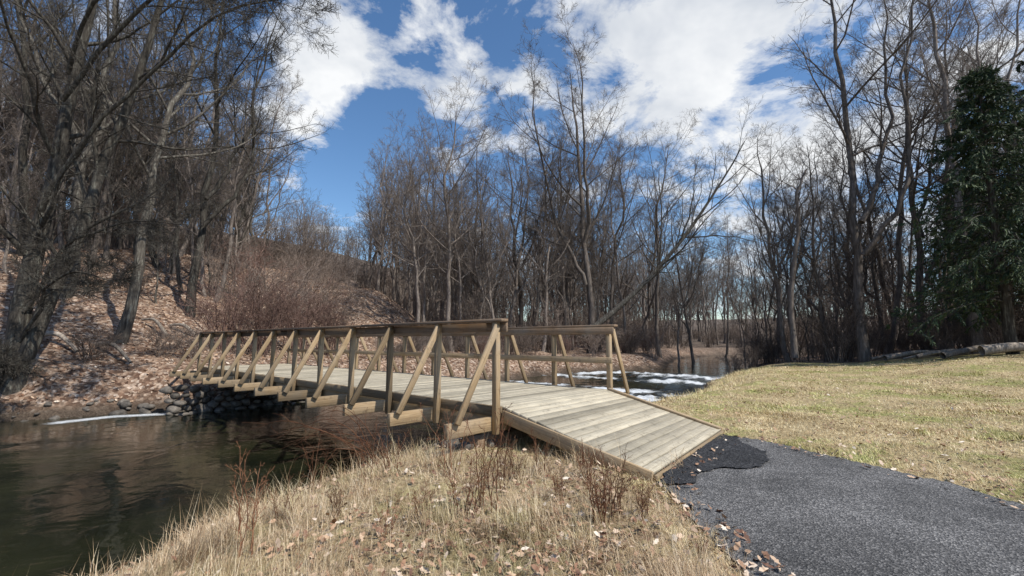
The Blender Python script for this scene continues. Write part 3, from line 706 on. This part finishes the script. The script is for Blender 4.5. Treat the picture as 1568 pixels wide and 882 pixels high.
for i in range(9):
    a=PZ(r.uniform(560,620),r.uniform(705,730),-.4); b=a+np.array([-r.uniform(.6,1.7),r.uniform(-.2,.8),r.uniform(.3,.9)]); c=b+np.array([-.5,.1,-.2])
    bm_.append(([tuple(a),tuple((a+b)/2+np.array([0,0,.15])),tuple(b),tuple(c)],(.006,.002),.12))
obj('bramble_canes',build_tree('bramble_canes',bm_,[dict(c=6,t0=.2,t1=.97,ang=.8,ratio=.25,rr=.6,k=5,wob=.14,trop=.0)],M_weed,8,rmin=.002))
# ---------------------------------------------------------------- light & sky
SUN_AZ=math.radians(124)
SUN_EL=math.radians(50)
sd=np.array([math.sin(SUN_AZ)*math.cos(SUN_EL),math.cos(SUN_AZ)*math.cos(SUN_EL),math.sin(SUN_EL)])
from mathutils import Vector
sl=bpy.data.lights.new('sun','SUN'); sl.energy=5.0; sl.angle=math.radians(.6); sl.color=(1,.95,.87)
so=bpy.data.objects.new('sun',sl); so.rotation_euler=Vector(-sd).to_track_quat('-Z','Y').to_euler(); so.location=(20,-10,40); link(so)
w=bpy.data.worlds.new('World'); sc.world=w; w.use_nodes=True; nt=w.node_tree; nt.nodes.clear()
sky=nt.nodes.new('ShaderNodeTexSky'); sky.sky_type='NISHITA'; sky.sun_disc=False
sky.sun_elevation=SUN_EL; sky.sun_rotation=SUN_AZ; sky.air_density=1.0; sky.dust_density=.4; sky.ozone_density=2.5
hs=nt.nodes.new('ShaderNodeHueSaturation'); hs.inputs['Saturation'].default_value=1.15; hs.inputs['Value'].default_value=1.3
nt.links.new(sky.outputs[0],hs.inputs['Color'])
tc=nt.nodes.new('ShaderNodeTexCoord'); D=tc.outputs['Generated']
nrmz=nt.nodes.new('ShaderNodeVectorMath'); nrmz.operation='NORMALIZE'; nt.links.new(D,nrmz.inputs[0]); D=nrmz.outputs[0]
sep=nt.nodes.new('ShaderNodeSeparateXYZ'); nt.links.new(D,sep.inputs[0])
zz=math_(nt,'ADD',math_(nt,'MAXIMUM',sep.outputs[2],0.0),.28)
cb=nt.nodes.new('ShaderNodeCombineXYZ'); nt.links.new(math_(nt,'DIVIDE',sep.outputs[0],zz),cb.inputs[0]); nt.links.new(math_(nt,'DIVIDE',sep.outputs[1],zz),cb.inputs[1])
n1=noise(nt,cb.outputs[0],3.6,9,.64,.25)
n2=noise(nt,cb.outputs[0],2.2,5,.6,.3)
blobs=[(500,50,.09,.6),(460,195,.08,.55),(555,105,.07,.5),(470,120,.1,.4),(250,160,.25,.25),(650,45,.07,.55),(712,62,.045,.45),(700,140,.055,.5),
       (800,120,.06,.45),(860,160,.08,.4),(900,25,.1,.45),(1010,60,.17,.6),(1120,120,.22,.55),(1330,220,.3,.3),(1500,60,.25,.2),(640,215,.06,.4),(1130,330,.13,.35),(720,215,.07,.4),
       (600,200,.1,-.6),(400,50,.09,-.5),(520,260,.09,-.5),(780,60,.06,-.5),(590,20,.05,-.5),(860,90,.05,-.4),(1080,250,.07,-.55),(1060,380,.08,-.4)]
acc=None
for a,b,rad,wt in blobs:
    d=ray(a,b); d=d/np.linalg.norm(d)
    v=nt.nodes.new('ShaderNodeVectorMath'); v.operation='DISTANCE'; nt.links.new(D,v.inputs[0]); v.inputs[1].default_value=tuple(d)
    q_=math_(nt,'DIVIDE',v.outputs['Value'],rad); q_=math_(nt,'MULTIPLY',q_,q_)
    e=math_(nt,'MULTIPLY',math_(nt,'POWER',2.718,math_(nt,'MULTIPLY',q_,-1.0)),wt*.5)
    acc=e if acc is None else math_(nt,'ADD',acc,e)
den=math_(nt,'ADD',math_(nt,'MULTIPLY',math_(nt,'SUBTRACT',n1,.5),2.4),acc)
fac=ramp(nt,[(.08,0.0),(.22,.5),(.42,1.0)],den).outputs[0]
cr=ramp(nt,[(.32,(.58,.63,.71)),(.6,(.97,.985,1.0))],n2).outputs[0]
vm=nt.nodes.new('ShaderNodeVectorMath'); vm.operation='SCALE'; nt.links.new(cr,vm.inputs[0]); vm.inputs['Scale'].default_value=8.3
fin=mixc(nt,fac,hs.outputs[0],vm.outputs[0])
bg=nt.nodes.new('ShaderNodeBackground'); bg.inputs['Strength'].default_value=.12; nt.links.new(fin,bg.inputs[0])
out=nt.nodes.new('ShaderNodeOutputWorld'); nt.links.new(bg.outputs[0],out.inputs[0])
print('done',len(bpy.data.objects))
